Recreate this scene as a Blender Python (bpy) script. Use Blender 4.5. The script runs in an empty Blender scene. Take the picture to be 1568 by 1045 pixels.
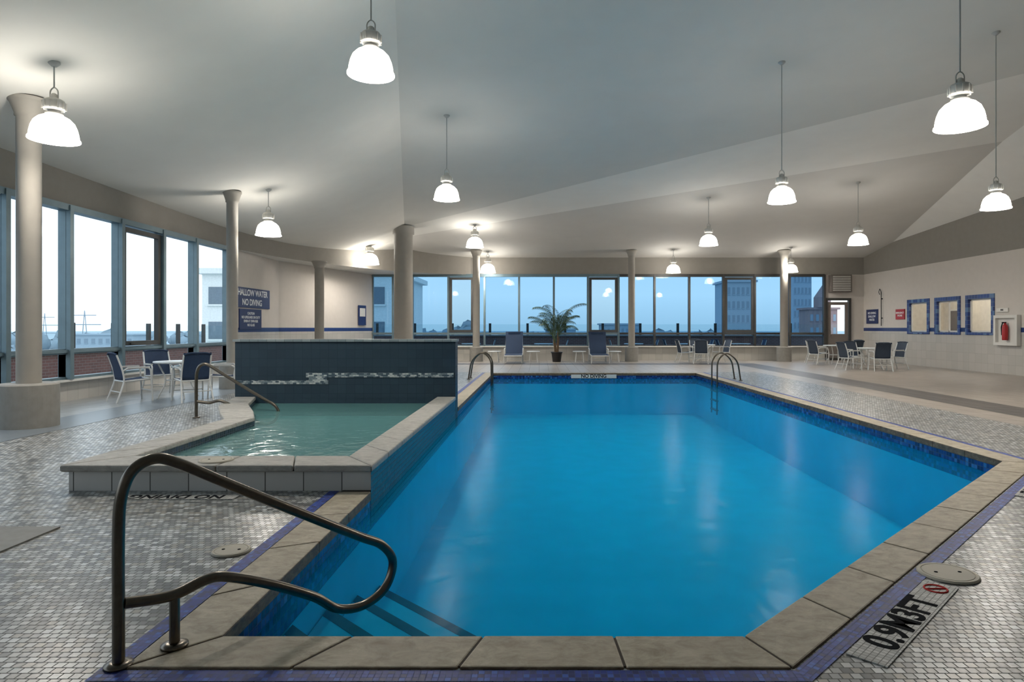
import bpy, math, random
from mathutils import Vector, Matrix
from mathutils.geometry import tessellate_polygon
random.seed(7)
scene = bpy.context.scene
try:
    scene.view_settings.view_transform = 'Standard'
    scene.view_settings.exposure = 0.32
except Exception: pass

# ------------------------------------------------------------------ node helpers
def new_mat(name):
    m = bpy.data.materials.new(name); m.use_nodes = True
    nt = m.node_tree
    b = nt.nodes['Principled BSDF']
    return m, nt, b
def srgb(r,g,b):
    f=lambda c:(c/255/12.92) if c/255<=0.04045 else ((c/255+0.055)/1.055)**2.4
    return (f(r),f(g),f(b),1)
def simple(name, col, rough=0.5, metal=0.0, noise=0.06, scale=6, spec=0.5, bump=0.0):
    m,nt,b = new_mat(name)
    tc = nt.nodes.new('ShaderNodeNewGeometry')
    n = nt.nodes.new('ShaderNodeTexNoise'); n.inputs['Scale'].default_value=scale; n.inputs['Detail'].default_value=4
    nt.links.new(tc.outputs['Position'], n.inputs['Vector'])
    r = nt.nodes.new('ShaderNodeValToRGB')
    r.color_ramp.elements[0].position=0.3; r.color_ramp.elements[1].position=0.7
    r.color_ramp.elements[0].color=(col[0]*(1-noise),col[1]*(1-noise),col[2]*(1-noise),1)
    r.color_ramp.elements[1].color=(min(1,col[0]*(1+noise)),min(1,col[1]*(1+noise)),min(1,col[2]*(1+noise)),1)
    nt.links.new(n.outputs['Fac'], r.inputs['Fac']); nt.links.new(r.outputs['Color'], b.inputs['Base Color'])
    b.inputs['Roughness'].default_value=rough; b.inputs['Metallic'].default_value=metal
    b.inputs['Specular IOR Level'].default_value=spec
    if bump>0:
        bp=nt.nodes.new('ShaderNodeBump'); bp.inputs['Strength'].default_value=bump; bp.inputs['Distance'].default_value=0.01
        nt.links.new(n.outputs['Fac'],bp.inputs['Height']); nt.links.new(bp.outputs['Normal'],b.inputs['Normal'])
    return m
def mosaic(name, sx, sy, colors, grout, g=0.07, axes='XY', rough=0.3, stagger=True, off=(0.013,0.017), bump=True, rot=0, spec=0.5):
    """colors: list of (weight,color) ; random coloured tiles with grout lines"""
    m,nt,b = new_mat(name); N=nt.nodes; L=nt.links
    b.inputs['Specular IOR Level'].default_value=spec
    geo=N.new('ShaderNodeNewGeometry')
    src=geo.outputs['Position']
    if rot:
        vr=N.new('ShaderNodeVectorRotate'); vr.rotation_type='Z_AXIS'; vr.inputs['Angle'].default_value=rot
        L.new(src,vr.inputs['Vector']); src=vr.outputs['Vector']
    sep=N.new('ShaderNodeSeparateXYZ'); L.new(src,sep.inputs[0])
    def math(op,a,bv=None):
        n=N.new('ShaderNodeMath'); n.operation=op
        for i,v in enumerate((a,bv)):
            if v is None: continue
            if isinstance(v,(int,float)): n.inputs[i].default_value=v
            else: L.new(v,n.inputs[i])
        return n.outputs[0]
    u=math('DIVIDE',math('ADD',sep.outputs[axes[0]],off[0]+50*sx),sx)
    v=math('DIVIDE',math('ADD',sep.outputs[axes[1]],off[1]+50*sy),sy)
    fv=math('FLOOR',v)
    if stagger:
        u=math('ADD',u,math('MULTIPLY',math('MODULO',math('ABSOLUTE',fv),2.0),0.5))
    fu=math('FLOOR',u)
    ru=math('SUBTRACT',u,fu); rv=math('SUBTRACT',v,fv)
    comb=N.new('ShaderNodeCombineXYZ'); L.new(fu,comb.inputs[0]); L.new(fv,comb.inputs[1])
    wn=N.new('ShaderNodeTexWhiteNoise'); wn.noise_dimensions='2D'; L.new(comb.outputs[0],wn.inputs['Vector'])
    ramp=N.new('ShaderNodeValToRGB'); ramp.color_ramp.interpolation='CONSTANT'
    tot=sum(w for w,_ in colors); acc=0
    els=ramp.color_ramp.elements
    els[0].position=0; els[0].color=colors[0][1]; acc=colors[0][0]/tot
    els[1].position=acc if len(colors)>1 else 1; els[1].color=colors[1][1] if len(colors)>1 else colors[0][1]
    if len(colors)>1: acc+=colors[1][0]/tot
    for w,c in colors[2:]:
        e=els.new(acc); e.color=c; acc+=w/tot
    L.new(wn.outputs['Value'],ramp.inputs['Fac'])
    mu=math('MINIMUM',ru,math('SUBTRACT',1.0,ru)); mv=math('MINIMUM',rv,math('SUBTRACT',1.0,rv))
    gm=math('LESS_THAN',math('MINIMUM',math('MULTIPLY',mu,sx/min(sx,sy)),math('MULTIPLY',mv,sy/min(sx,sy))),g)
    mix=N.new('ShaderNodeMixRGB'); L.new(gm,mix.inputs[0]); L.new(ramp.outputs[0],mix.inputs[1]); mix.inputs[2].default_value=grout
    L.new(mix.outputs[0],b.inputs['Base Color'])
    rr=math('ADD',math('MULTIPLY',gm,0.4),rough); L.new(rr,b.inputs['Roughness'])
    return m
def stone(name, c1, c2, c3, rough=0.6):
    m,nt,b=new_mat(name); N=nt.nodes; L=nt.links
    geo=N.new('ShaderNodeNewGeometry')
    n=N.new('ShaderNodeTexNoise'); n.inputs['Scale'].default_value=9; n.inputs['Detail'].default_value=9; n.inputs['Roughness'].default_value=0.75; n.inputs['Distortion'].default_value=0.5
    mp=N.new('ShaderNodeMapping'); mp.inputs['Scale'].default_value=(1,1.6,3)
    L.new(geo.outputs['Position'],mp.inputs[0]); L.new(mp.outputs[0],n.inputs['Vector'])
    r=N.new('ShaderNodeValToRGB'); e=r.color_ramp.elements
    e[0].position=.3;e[0].color=c1;e[1].position=.7;e[1].color=c3; k=e.new(.5);k.color=c2
    L.new(n.outputs['Fac'],r.inputs[0])
    L.new(r.outputs[0],b.inputs['Base Color'])
    bp=N.new('ShaderNodeBump'); bp.inputs['Strength'].default_value=.35; bp.inputs['Distance'].default_value=.004
    L.new(n.outputs['Fac'],bp.inputs['Height']); L.new(bp.outputs[0],b.inputs['Normal'])
    b.inputs['Roughness'].default_value=rough
    return m
def glass(name,tint,refl=0.06,rough=0.0):
    m,nt,b=new_mat(name); N=nt.nodes; L=nt.links
    N.remove(b)
    t=N.new('ShaderNodeBsdfTransparent'); t.inputs[0].default_value=tint
    g=N.new('ShaderNodeBsdfGlossy'); g.inputs['Roughness'].default_value=rough
    mx=N.new('ShaderNodeMixShader'); mx.inputs[0].default_value=refl
    L.new(t.outputs[0],mx.inputs[1]); L.new(g.outputs[0],mx.inputs[2])
    L.new(mx.outputs[0],N['Material Output'].inputs[0])
    return m
def water(name,tint,scale,strength,body=None,bodyfac=0.0,dist=0.02,reflmul=1.0,rough=.1):
    m,nt,b=new_mat(name); N=nt.nodes; L=nt.links
    N.remove(b)
    geo=N.new('ShaderNodeNewGeometry')
    n=N.new('ShaderNodeTexNoise'); n.inputs['Scale'].default_value=scale; n.inputs['Detail'].default_value=3; n.inputs['Distortion'].default_value=.6
    L.new(geo.outputs['Position'],n.inputs['Vector'])
    bp=N.new('ShaderNodeBump'); bp.inputs['Strength'].default_value=strength; bp.inputs['Distance'].default_value=dist
    L.new(n.outputs['Fac'],bp.inputs['Height'])
    t=N.new('ShaderNodeBsdfTransparent'); t.inputs[0].default_value=tint
    base=t
    if body:
        d=N.new('ShaderNodeBsdfDiffuse'); d.inputs[0].default_value=body
        mb=N.new('ShaderNodeMixShader'); mb.inputs[0].default_value=bodyfac
        L.new(t.outputs[0],mb.inputs[1]); L.new(d.outputs[0],mb.inputs[2]); base=mb
    g=N.new('ShaderNodeBsdfGlossy'); g.inputs['Roughness'].default_value=rough; L.new(bp.outputs[0],g.inputs['Normal'])
    f=N.new('ShaderNodeFresnel'); f.inputs['IOR'].default_value=1.33; L.new(bp.outputs[0],f.inputs['Normal'])
    mu=N.new('ShaderNodeMath'); mu.operation='MULTIPLY'; mu.inputs[1].default_value=reflmul; L.new(f.outputs[0],mu.inputs[0])
    mx=N.new('ShaderNodeMixShader'); L.new(mu.outputs[0],mx.inputs[0]); L.new(base.outputs[0],mx.inputs[1]); L.new(g.outputs[0],mx.inputs[2])
    L.new(mx.outputs[0],N['Material Output'].inputs[0])
    return m
def emis(name,col,st):
    m,nt,b=new_mat(name)
    b.inputs['Base Color'].default_value=col; b.inputs['Emission Color'].default_value=col; b.inputs['Emission Strength'].default_value=st
    b.inputs['Roughness'].default_value=.3
    return m
def acrylic(name,col,st,tr):
    m,nt,b=new_mat(name); N=nt.nodes; L=nt.links
    b.inputs['Base Color'].default_value=col; b.inputs['Emission Color'].default_value=col; b.inputs['Emission Strength'].default_value=st
    t=N.new('ShaderNodeBsdfTransparent'); t.inputs[0].default_value=(1,1,1,1)
    mx=N.new('ShaderNodeMixShader'); mx.inputs[0].default_value=tr
    L.new(b.outputs[0],mx.inputs[1]); L.new(t.outputs[0],mx.inputs[2]); L.new(mx.outputs[0],N['Material Output'].inputs[0])
    return m

# ------------------------------------------------------------------ mesh builder
class MB:
    def __init__(s): s.v=[]; s.f=[]; s.m=[]; s.sm=[]
    def add(s,vs,fs,mi=0,smooth=False):
        o=len(s.v); s.v+= [tuple(v) for v in vs]
        for f in fs: s.f.append([i+o for i in f]); s.m.append(mi); s.sm.append(smooth)
    def box(s,a,b,mi=0,M=None):
        x0,y0,z0=a;x1,y1,z1=b
        vs=[Vector(p) for p in [(x0,y0,z0),(x1,y0,z0),(x1,y1,z0),(x0,y1,z0),(x0,y0,z1),(x1,y0,z1),(x1,y1,z1),(x0,y1,z1)]]
        if M is not None: vs=[M@v for v in vs]
        s.add(vs,[(0,3,2,1),(4,5,6,7),(0,1,5,4),(1,2,6,5),(2,3,7,6),(3,0,4,7)],mi)
    def quad(s,pts,mi=0): s.add(pts,[tuple(range(len(pts)))],mi)
    def prism(s,poly,z0,z1,mi=0,side=None,b=0.0):
        if side is None: side=mi
        n=len(poly)
        area=sum(poly[i][0]*poly[(i+1)%n][1]-poly[(i+1)%n][0]*poly[i][1] for i in range(n))
        if area<0: poly=list(reversed(poly))
        vs=[(p[0],p[1],z0) for p in poly]+[(p[0],p[1],z1) for p in poly]
        o=len(s.v); s.v+=vs
        for f,mm in [(tuple(range(n,2*n)),mi),(tuple(reversed(range(n))),side)]+[((i,(i+1)%n,(i+1)%n+n,i+n),side) for i in range(n)]:
            s.f.append([i+o for i in f]); s.m.append(mm); s.sm.append(False)
    def tube(s,path,r,n=8,mi=0,closed=False):
        P=[Vector(p) for p in path]; k=len(P)
        T=[]
        for i in range(k):
            if closed: t=P[(i+1)%k]-P[i-1]
            else: t=P[min(i+1,k-1)]-P[max(i-1,0)]
            T.append(t.normalized())
        up=Vector((0,0,1)) if abs(T[0].z)<.9 else Vector((1,0,0))
        nrm=(up-T[0]*up.dot(T[0])).normalized(); vs=[]
        for i in range(k):
            nrm=(nrm-T[i]*nrm.dot(T[i])).normalized(); bi=T[i].cross(nrm)
            rr=r[i] if isinstance(r,(list,tuple)) else r
            for j in range(n):
                a=2*math.pi*j/n; vs.append(P[i]+nrm*math.cos(a)*rr+bi*math.sin(a)*rr)
        fs=[]
        for i in range(k if closed else k-1):
            i2=(i+1)%k
            for j in range(n):
                fs.append((i*n+j,i*n+(j+1)%n,i2*n+(j+1)%n,i2*n+j))
        s.add(vs,fs,mi,True)
        if not closed:
            s.add(vs[:n],[tuple(reversed(range(n)))],mi); s.add(vs[-n:],[tuple(range(n))],mi)
    def lathe(s,prof,c=(0,0,0),n=32,mi=0,smooth=True):
        vs=[];k=len(prof)
        for r,z in prof:
            for j in range(n):
                a=2*math.pi*j/n; vs.append((c[0]+r*math.cos(a),c[1]+r*math.sin(a),c[2]+z))
        fs=[(i*n+j,i*n+(j+1)%n,(i+1)*n+(j+1)%n,(i+1)*n+j) for i in range(k-1) for j in range(n)]
        s.add(vs,fs,mi,smooth)
    def mesh(s,name,mats):
        me=bpy.data.meshes.new(name); me.from_pydata(s.v,[],s.f)
        for m in mats: me.materials.append(m)
        for i,p in enumerate(me.polygons): p.material_index=s.m[i]; p.use_smooth=s.sm[i]
        me.update(); return me
    def obj(s,name,mats,parent=None,bevel=0,loc=None):
        me=s.mesh(name,mats); o=bpy.data.objects.new(name,me); scene.collection.objects.link(o)
        if parent: o.parent=parent
        if loc: o.location=loc
        if bevel:
            b=o.modifiers.new('bev','BEVEL'); b.width=bevel; b.segments=2; b.limit_method='ANGLE'
        return o
def empty(name,loc=(0,0,0),rz=0):
    e=bpy.data.objects.new(name,None); e.empty_display_size=.1; scene.collection.objects.link(e); e.location=loc; e.rotation_euler=(0,0,rz); return e
def link(name,me,parent,loc=(0,0,0),rz=0):
    o=bpy.data.objects.new(name,me); scene.collection.objects.link(o); o.parent=parent; o.location=loc; o.rotation_euler=(0,0,rz); return o
def smooth_path(pts,sub=6,closed=False):
    P=[Vector(p) for p in pts]; out=[]; n=len(P)
    for i in range(n-1):
        p0=P[max(i-1,0)];p1=P[i];p2=P[i+1];p3=P[min(i+2,n-1)]
        for j in range(sub):
            t=j/sub
            out.append(.5*((2*p1)+(p2-p0)*t+(2*p0-5*p1+4*p2-p3)*t*t+(-p0+3*p1-3*p2+p3)*t**3))
    out.append(P[-1]); return out
def fillet(pts,rad,seg=6):
    P=[Vector(p) for p in pts]; out=[P[0]]
    for i in range(1,len(P)-1):
        a=P[i-1]-P[i]; b=P[i+1]-P[i]; r=min(rad,a.length*.48,b.length*.48)
        A=P[i]+a.normalized()*r; B=P[i]+b.normalized()*r
        for j in range(seg+1):
            t=j/seg; out.append(A*(1-t)**2+P[i]*2*t*(1-t)+B*t*t)
    out.append(P[-1]); return out
def text(name,body,size,loc,rot,mat,parent=None,align='CENTER',ext=0.001):
    c=bpy.data.curves.new(name,'FONT'); c.body=body; c.size=size; c.align_x=align; c.align_y='CENTER'; c.extrude=ext; c.offset=size*.024
    c.materials.append(mat)
    o=bpy.data.objects.new(name,c); scene.collection.objects.link(o); o.location=loc; o.rotation_euler=rot
    if parent: o.parent=parent
    return o

# ------------------------------------------------------------------ materials
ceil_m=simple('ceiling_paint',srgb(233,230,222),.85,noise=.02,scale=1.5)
ceil_r=simple('ceiling_paint_shaded',srgb(214,213,207),.85,noise=.02,scale=1.5)  # shade on the plane right of the seam, put into the paint colour
ceil_l=simple('ceiling_paint_lit',srgb(238,236,230),.85,noise=.02,scale=1.5)  # light caught by the strip facet is painted in; right-hand facet shares it
ceil_f=simple('ceiling_paint_half_shaded',srgb(217,214,208),.85,noise=.02,scale=1.5)  # far slope's shading against the strip, painted as a darker tone
cream=simple('cream_wall_paint',srgb(204,197,189),.75,noise=.02)
taupe=simple('taupe_wall_paint',srgb(143,138,130),.8,noise=.03)
white_p=simple('white_paint',srgb(218,216,210),.6,noise=.02)
colm=simple('column_paint',srgb(160,155,146),.65,noise=.03)
deck_cols=[(4,srgb(178,180,178)),(3,srgb(142,144,143)),(3,srgb(108,110,108)),(2,srgb(148,143,133)),(2,srgb(84,87,88)),(1,srgb(206,208,208))]
mos=mosaic('deck_mosaic_tile',.043,.043,deck_cols,srgb(88,88,86),.07,rough=.3)
tile_b=mosaic('beige_floor_tile',.33,.33,[(1,srgb(160,151,140)),(1,srgb(155,146,136)),(1,srgb(164,155,145))],srgb(130,122,113),.012,rough=.34,stagger=False)
tile_g=mosaic('grey_floor_tile',.33,.33,[(1,srgb(88,83,80)),(1,srgb(81,77,75))],srgb(70,67,65),.015,rough=.42,stagger=False)
tile_l=mosaic('light_grey_floor_tile',.33,.33,[(1,srgb(162,165,165)),(1,srgb(155,158,158))],srgb(120,121,120),.012,rough=.28,stagger=False)
blue_cols=[(3,srgb(24,44,128)),(2,srgb(32,62,155)),(2,srgb(18,30,95)),(1,srgb(46,86,175))]
blue_mos=mosaic('blue_border_mosaic',.026,.026,blue_cols,srgb(72,84,124),.06,stagger=False,rough=.45,spec=.25)
blue_mos_d=mosaic('blue_border_mosaic_diagonal',.026,.026,blue_cols,srgb(72,84,124),.06,stagger=False,rough=.45,spec=.25,rot=math.radians(45))
wl=[(3,srgb(22,54,125)),(2,srgb(32,78,152)),(2,srgb(16,38,94)),(1,srgb(50,108,170))]
wl_xz=mosaic('waterline_tile_x',.05,.05,wl,srgb(26,54,96),.06,'XZ',stagger=False,rough=.2)
wl_yz=mosaic('waterline_tile_y',.05,.05,wl,srgb(26,54,96),.06,'YZ',stagger=False,rough=.2)
navy_c=[(3,srgb(33,50,62)),(2,srgb(35,52,64)),(2,srgb(32,48,60))]
navy_xz=mosaic('navy_wall_tile_x',.15,.15,navy_c,srgb(26,40,50),.012,'XZ',rough=.4,stagger=False,spec=.3)
navy_yz=mosaic('navy_wall_tile_y',.05,.05,[(2,srgb(26,38,56)),(2,srgb(20,30,46)),(1,srgb(38,52,76))],srgb(56,64,74),.06,'YZ',rough=.25,stagger=False)
acc=mosaic('accent_mosaic_band',.055,.027,[(3,srgb(180,184,182)),(3,srgb(106,118,124)),(3,srgb(54,72,84)),(2,srgb(142,150,152))],srgb(44,60,70),.06,'XZ',rough=.3)
spa_face=mosaic('spa_face_tile',.33,.5,[(1,srgb(206,204,200)),(1,srgb(198,197,193))],srgb(90,88,84),.014,'XZ',rough=.4,stagger=False,off=(.05,.2))
wall_tile_y=mosaic('white_wall_tile',.3,.3,[(1,srgb(188,184,177)),(1,srgb(182,179,172))],srgb(160,156,148),.012,'YZ',rough=.35,stagger=False)
wall_tile_x=mosaic('white_wall_tile_x',.3,.3,[(1,srgb(178,176,169)),(1,srgb(171,169,163))],srgb(146,144,137),.012,'XZ',rough=.35,stagger=False)
blue_stripe=simple('blue_stripe_tile',srgb(30,52,106),.3,noise=.15,scale=20)
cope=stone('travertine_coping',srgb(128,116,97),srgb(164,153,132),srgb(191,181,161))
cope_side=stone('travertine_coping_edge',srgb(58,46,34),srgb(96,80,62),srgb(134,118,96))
cope2=stone('spa_coping_stone',srgb(132,129,122),srgb(159,156,149),srgb(179,176,169))
mortar=simple('coping_mortar',srgb(70,62,54),.9)
pool_m=simple('pool_plaster',(.05,.58,.80,1),.8,noise=.05,scale=2.5)
pool_step=simple('pool_step_plaster',(.10,.64,.82,1),.8,noise=.05,scale=3)
step_dk=simple('step_edge_tile',srgb(3,8,26),.6)
spa_m=simple('spa_plaster',srgb(190,230,232),.7)
water_m=water('pool_water',(.22,.84,.95,1),1.6,.4,body=(0.0,.25,.58,1),bodyfac=.25,dist=.03,reflmul=.08,rough=.2)
spaw_m=water('spa_water',(.62,.88,.90,1),5,.6,body=srgb(120,178,176),bodyfac=.6,dist=.03,reflmul=.5,rough=.15)
steel=simple('brushed_steel',srgb(106,99,90),.3,1.0,noise=.1,scale=30)
frame_m=simple('window_frame_grey',srgb(104,124,132),.45,.3)
frame_dk=simple('window_frame_dark',srgb(60,60,58),.5,.2)
glass_l=glass('clear_glass',(.95,.98,1,1),.04)
glass_f=glass('blue_tinted_glass',(.215,.375,.52,1),.03)
glass_d=glass('blue_tinted_glass_sash',(.25,.385,.49,1),.03)
lamp_metal=simple('lamp_housing_white',srgb(205,203,196),.45,.2)
cord_m=simple('lamp_cord',srgb(180,180,176),.6)
shade_m=acrylic('lamp_shade_acrylic',(1,.965,.9,1),5.5,.15)
frame_w=simple('white_aluminium',srgb(208,209,207),.35,.1)
sling=simple('navy_sling_fabric',srgb(22,46,76),.8,noise=.12,scale=40)
sling_g=simple('grey_navy_sling_fabric',srgb(46,58,74),.8,noise=.12,scale=40)
tabletop=simple('white_table_top',srgb(204,208,208),.3)
leaf=simple('palm_leaf',srgb(60,84,54),.5,noise=.3,scale=12)
trunkm=simple('palm_trunk',srgb(96,76,54),.85,noise=.3,scale=30)
potm=simple('black_pot',srgb(26,26,28),.4)
soil=simple('soil',srgb(50,38,28),.95)
signblue=simple('navy_sign_plate',srgb(26,40,88),.4)
signred=simple('red_sign_plate',srgb(165,30,36),.4)
signtxt=simple('white_lettering',srgb(236,236,236),.5)
black=simple('black_lettering',srgb(24,26,30),.9,spec=.05)
redl=simple('red_lettering',srgb(190,40,36),.8)
lid_m=simple('plastic_lid',srgb(176,169,153),.6)
slate=simple('stone_hatch',srgb(124,122,116),.6,noise=.12,scale=14)
doorm=simple('grey_door_paint',srgb(112,104,98),.5)
lobby=simple('lit_inner_room',srgb(222,214,200),.7)

# ------------------------------------------------------------------ ceiling geometry
XL,XR,YF,YB=-9.1,14.2,28.6,-4.0
HD=3.75
def plane3(a,b,c):
    A,B,C=Vector(a),Vector(b),Vector(c); n=(B-A).cross(C-A)
    d=n.dot(A); return (d/n.z,-n.x/n.z,-n.y/n.z)
PF=(4.5+.155*28.6,0,-.155)
PR=(7.547,.0394,-.0909)
PS=plane3((-5,24.2,5.15),(10.0,13.5,6.72),(12.3,16.6,6.35))
PT=(5.26+.055*19.1+.437*14.2,-.437,-.055)
PL=[PR,PF,PS,PT]
ev=lambda p,x,y:p[0]+p[1]*x+p[2]*y
seamX=lambda y:-5+(24.2-y)*.1964
eave=lambda y:4.45-.02*(y-11)
def ceil_h(x,y):
    sx=seamX(y)
    if x>=sx: return min(ev(p,x,y) for p in PL)
    hs=min(ev(p,sx,y) for p in PL); t=max(0,(x+9.1)/(sx+9.1)); e=eave(y)
    return e+(hs-e)*(.05*t+.95*t*t)
def clip(poly,a,b,c): # keep a+b x+c y <=0
    out=[];n=len(poly)
    for i in range(n):
        p,q=poly[i],poly[(i+1)%n]; fp=a+b*p[0]+c*p[1]; fq=a+b*q[0]+c*q[1]
        if fp<=0: out.append(p)
        if (fp<0<fq) or (fq<0<fp):
            t=fp/(fp-fq); out.append((p[0]+(q[0]-p[0])*t,p[1]+(q[1]-p[1])*t))
    return out
cb=MB()
y0,y1=YB-.1,YF+.1
dom=[(seamX(y0),y0),(XR+.1,y0),(XR+.1,y1),(seamX(y1),y1)]
seamys={y0,y1}
for i,p in enumerate(PL):
    poly=dom
    for j,q in enumerate(PL):
        if i!=j: poly=clip(poly,p[0]-q[0],p[1]-q[1],p[2]-q[2])
        if not poly: break
    if len(poly)>=3:
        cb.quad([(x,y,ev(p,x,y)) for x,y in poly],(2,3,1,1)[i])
        for x,y in poly:
            if abs(x-seamX(y))<.01: seamys.add(y)
ys=sorted(set([y0+(y1-y0)*i/40 for i in range(41)])|seamys)
nt_=16; vs=[]
for y in ys:
    for k in range(nt_+1):
        t=k/nt_; x=-9.1+(seamX(y)+9.1)*t
        if k==0: x=-9.1
        vs.append((x,y,ceil_h(x-(1e-6 if k==nt_ else 0),y)))
fs=[(a*(nt_+1)+k,a*(nt_+1)+k+1,(a+1)*(nt_+1)+k+1,(a+1)*(nt_+1)+k) for a in range(len(ys)-1) for k in range(nt_)]
cb.add(vs,fs,0,True)
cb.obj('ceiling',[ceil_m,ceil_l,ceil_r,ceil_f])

# ------------------------------------------------------------------ walls
def wall_strip(mb,p,q,z0,z1,mi,n=30,th=0.0):
    """vertical strip from plan point p to q, z1=None -> up to ceiling"""
    pts=[]
    for i in range(n+1):
        t=i/n; x=p[0]+(q[0]-p[0])*t; y=p[1]+(q[1]-p[1])*t
        pts.append((x,y,(ceil_h(min(max(x,XL),XR),min(max(y,YB),YF))+.02) if z1 is None else z1))
    for i in range(n):
        a,b=pts[i],pts[i+1]
        mb.quad([(a[0],a[1],z0),(b[0],b[1],z0),b,a],mi)
# left wall
w=MB()
wall_strip(w,(XL,YB),(XL,19.0),0,.4,2,1)
wall_strip(w,(XL,YB),(XL,19.0),HD,None,1)
wall_strip(w,(XL,19),(XL,22.8),0,1.28,2,1); wall_strip(w,(XL,19),(XL,22.8),1.28,1.42,3,1); wall_strip(w,(XL,19),(XL,22.8),1.42,None,0)
w.box((XL-.02,YB,.38),(XL+.14,19,.42),4)
w.obj('wall_left',[cream,taupe,wall_tile_y,blue_stripe,white_p])
w=MB()
a,b=(XL,22.8),(-7.3,YF)
wall_strip(w,a,b,0,1.28,2,1); wall_strip(w,a,b,1.28,1.42,3,1); wall_strip(w,a,b,1.42,None,0)
w.obj('wall_diagonal',[cream,taupe,wall_tile_y,blue_stripe])
# bulkhead curved
bk=smooth_path([(-9.1,16.5,0),(-8.95,19.5,0),(-8.35,22.3,0),(-6.9,25.4,0),(-5.1,27.6,0),(-3.0,28.58,0)],6)
w=MB()
for i in range(len(bk)-1):
    p,q=bk[i],bk[i+1]
    w.add([(p.x,p.y,HD),(q.x,q.y,HD),(q.x,q.y,ceil_h(q.x,min(q.y,YF))+.02),(p.x,p.y,ceil_h(p.x,p.y)+.02)],[(0,1,2,3)],0,True)
poly=[(p.x,p.y) for p in bk]+[(-7.3,28.6),(-9.1,22.8)]
tri=tessellate_polygon([[Vector((x,y,0)) for x,y in poly]])
w.add([(x,y,HD) for x,y in poly],[tuple(t) for t in tri],1)
w.obj('wall_bulkhead',[taupe,white_p])
# far wall
w=MB()
wall_strip(w,(-7.3,YF),(12.5,YF),0,.6,2,1)
wall_strip(w,(-7.3,YF),(XR,YF),HD,None,1)
wall_strip(w,(13.62,YF),(XR,YF),0,HD,0,1)
wall_strip(w,(12.5,YF),(13.62,YF),2.72,HD,0,1)
w.box((-7.3,YF-.12,.58),(12.5,YF,.63),4)
w.obj('wall_far',[cream,taupe,wall_tile_x,blue_stripe,white_p])
# right wall with 3 openings
w=MB()
ops=[(20.5,21.6,1.27,2.35),(22.15,23.3,1.27,2.35),(23.9,25.04,1.27,2.35)]
cuts=[YB]+[v for o in ops for v in o[:2]]+[YF]
def rseg(ya,yb,z0,z1):
    levels=[(0,1.28,2),(1.28,1.42,3),(1.42,HD,0)]
    for l0,l1,mi in levels:
        a_,b_=max(z0,l0),min(z1,l1)
        if b_>a_: w.quad([(XR,ya,a_),(XR,yb,a_),(XR,yb,b_),(XR,ya,b_)],mi)
for i in range(len(cuts)-1):
    ya,yb=cuts[i],cuts[i+1]
    if i%2==0: rseg(ya,yb,0,HD)
    else: rseg(ya,yb,0,1.27); rseg(ya,yb,2.35,HD)
for i in range(40):
    ya=YB+(YF-YB)*i/40; yb=YB+(YF-YB)*(i+1)/40
    ta=ceil_h(XR,ya)+.02; tb=ceil_h(XR,yb)+.02
    w.quad([(XR,ya,HD),(XR,yb,HD),(XR,yb,tb),(XR,ya,ta)],1)
w.obj('wall_right',[cream,taupe,wall_tile_y,blue_stripe])
for k,o in enumerate(ops):
    e=empty('window_%d'%(40+k))
    f=MB(); t=.14
    ya,yb,z0,z1=o
    for (c,d) in [((XR-.03,ya-t,z0-t*.6),(XR+.12,ya,z1+t)),((XR-.03,yb,z0-t*.6),(XR+.12,yb+t,z1+t)),((XR-.03,ya,z1),(XR+.12,yb,z1+t)),((XR-.03,ya,z0-t*.6),(XR+.12,yb,z0))]:
        f.box(c,d)
    f.obj('tiled_frame',[mosaic('blue_frame_tile_%d'%k,.14,.14,[(3,srgb(34,62,128)),(2,srgb(26,48,108)),(1,srgb(90,120,160))],srgb(120,130,150),.04,'YZ',stagger=False)],e)
    f=MB()
    f.box((XR+.05,ya,z0),(XR+.09,ya+.05,z1)); f.box((XR+.05,yb-.05,z0),(XR+.09,yb,z1)); f.box((XR+.05,ya,z1-.05),(XR+.09,yb,z1)); f.box((XR+.05,ya,z0),(XR+.09,yb,z0+.05)); 
    if k==1: f.box((XR+.05,(ya+yb)/2-.02,z0),(XR+.09,(ya+yb)/2+.02,z1))
    f.obj('sash',[white_p],e)
    f=MB(); f.quad([(XR+.07,ya,z0),(XR+.07,yb,z0),(XR+.07,yb,z1),(XR+.07,ya,z1)]); f.obj('pane',[glass_l],e)
# inner room behind the right wall
w=MB()
w.quad([(XR+2.5,19,0),(XR+2.5,27,0),(XR+2.5,27,3.2),(XR+2.5,19,3.2)]); w.quad([(XR+.12,19,3.2),(XR+2.5,19,3.2),(XR+2.5,27,3.2),(XR+.12,27,3.2)])
w.quad([(XR+.12,19,0),(XR+2.5,19,0),(XR+2.5,27,0),(XR+.12,27,0)]); w.quad([(XR+.12,19,0),(XR+2.5,19,0),(XR+2.5,19,3.2),(XR+.12,19,3.2)]); w.quad([(XR+.12,27,0),(XR+2.5,27,0),(XR+2.5,27,3.2),(XR+.12,27,3.2)])
w.obj('wall_corridor',[lobby])
for nm,ya,yb,z0,z1,mm in (('door_2',22.9,23.8,0,2.1,doorm),('door_3',25.6,26.4,0,2.1,doorm)):
    e=empty(nm,(XR+2.46,(ya+yb)/2,0)); f=MB(); f.box((-.04,-(yb-ya)/2,0),(.03,(yb-ya)/2,z1)); f.obj('leaf',[mm],e)
    f=MB(); h_=(yb-ya)/2; f.box((-.05,-h_-.06,0),(.03,-h_,z1+.06)); f.box((-.05,h_,0),(.03,h_+.06,z1+.06)); f.box((-.05,-h_,z1),(.03,h_,z1+.06)); f.obj('casing',[white_p],e)
e=empty('corridor_ceiling_light',(XR+1.3,23,3.1))
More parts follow.
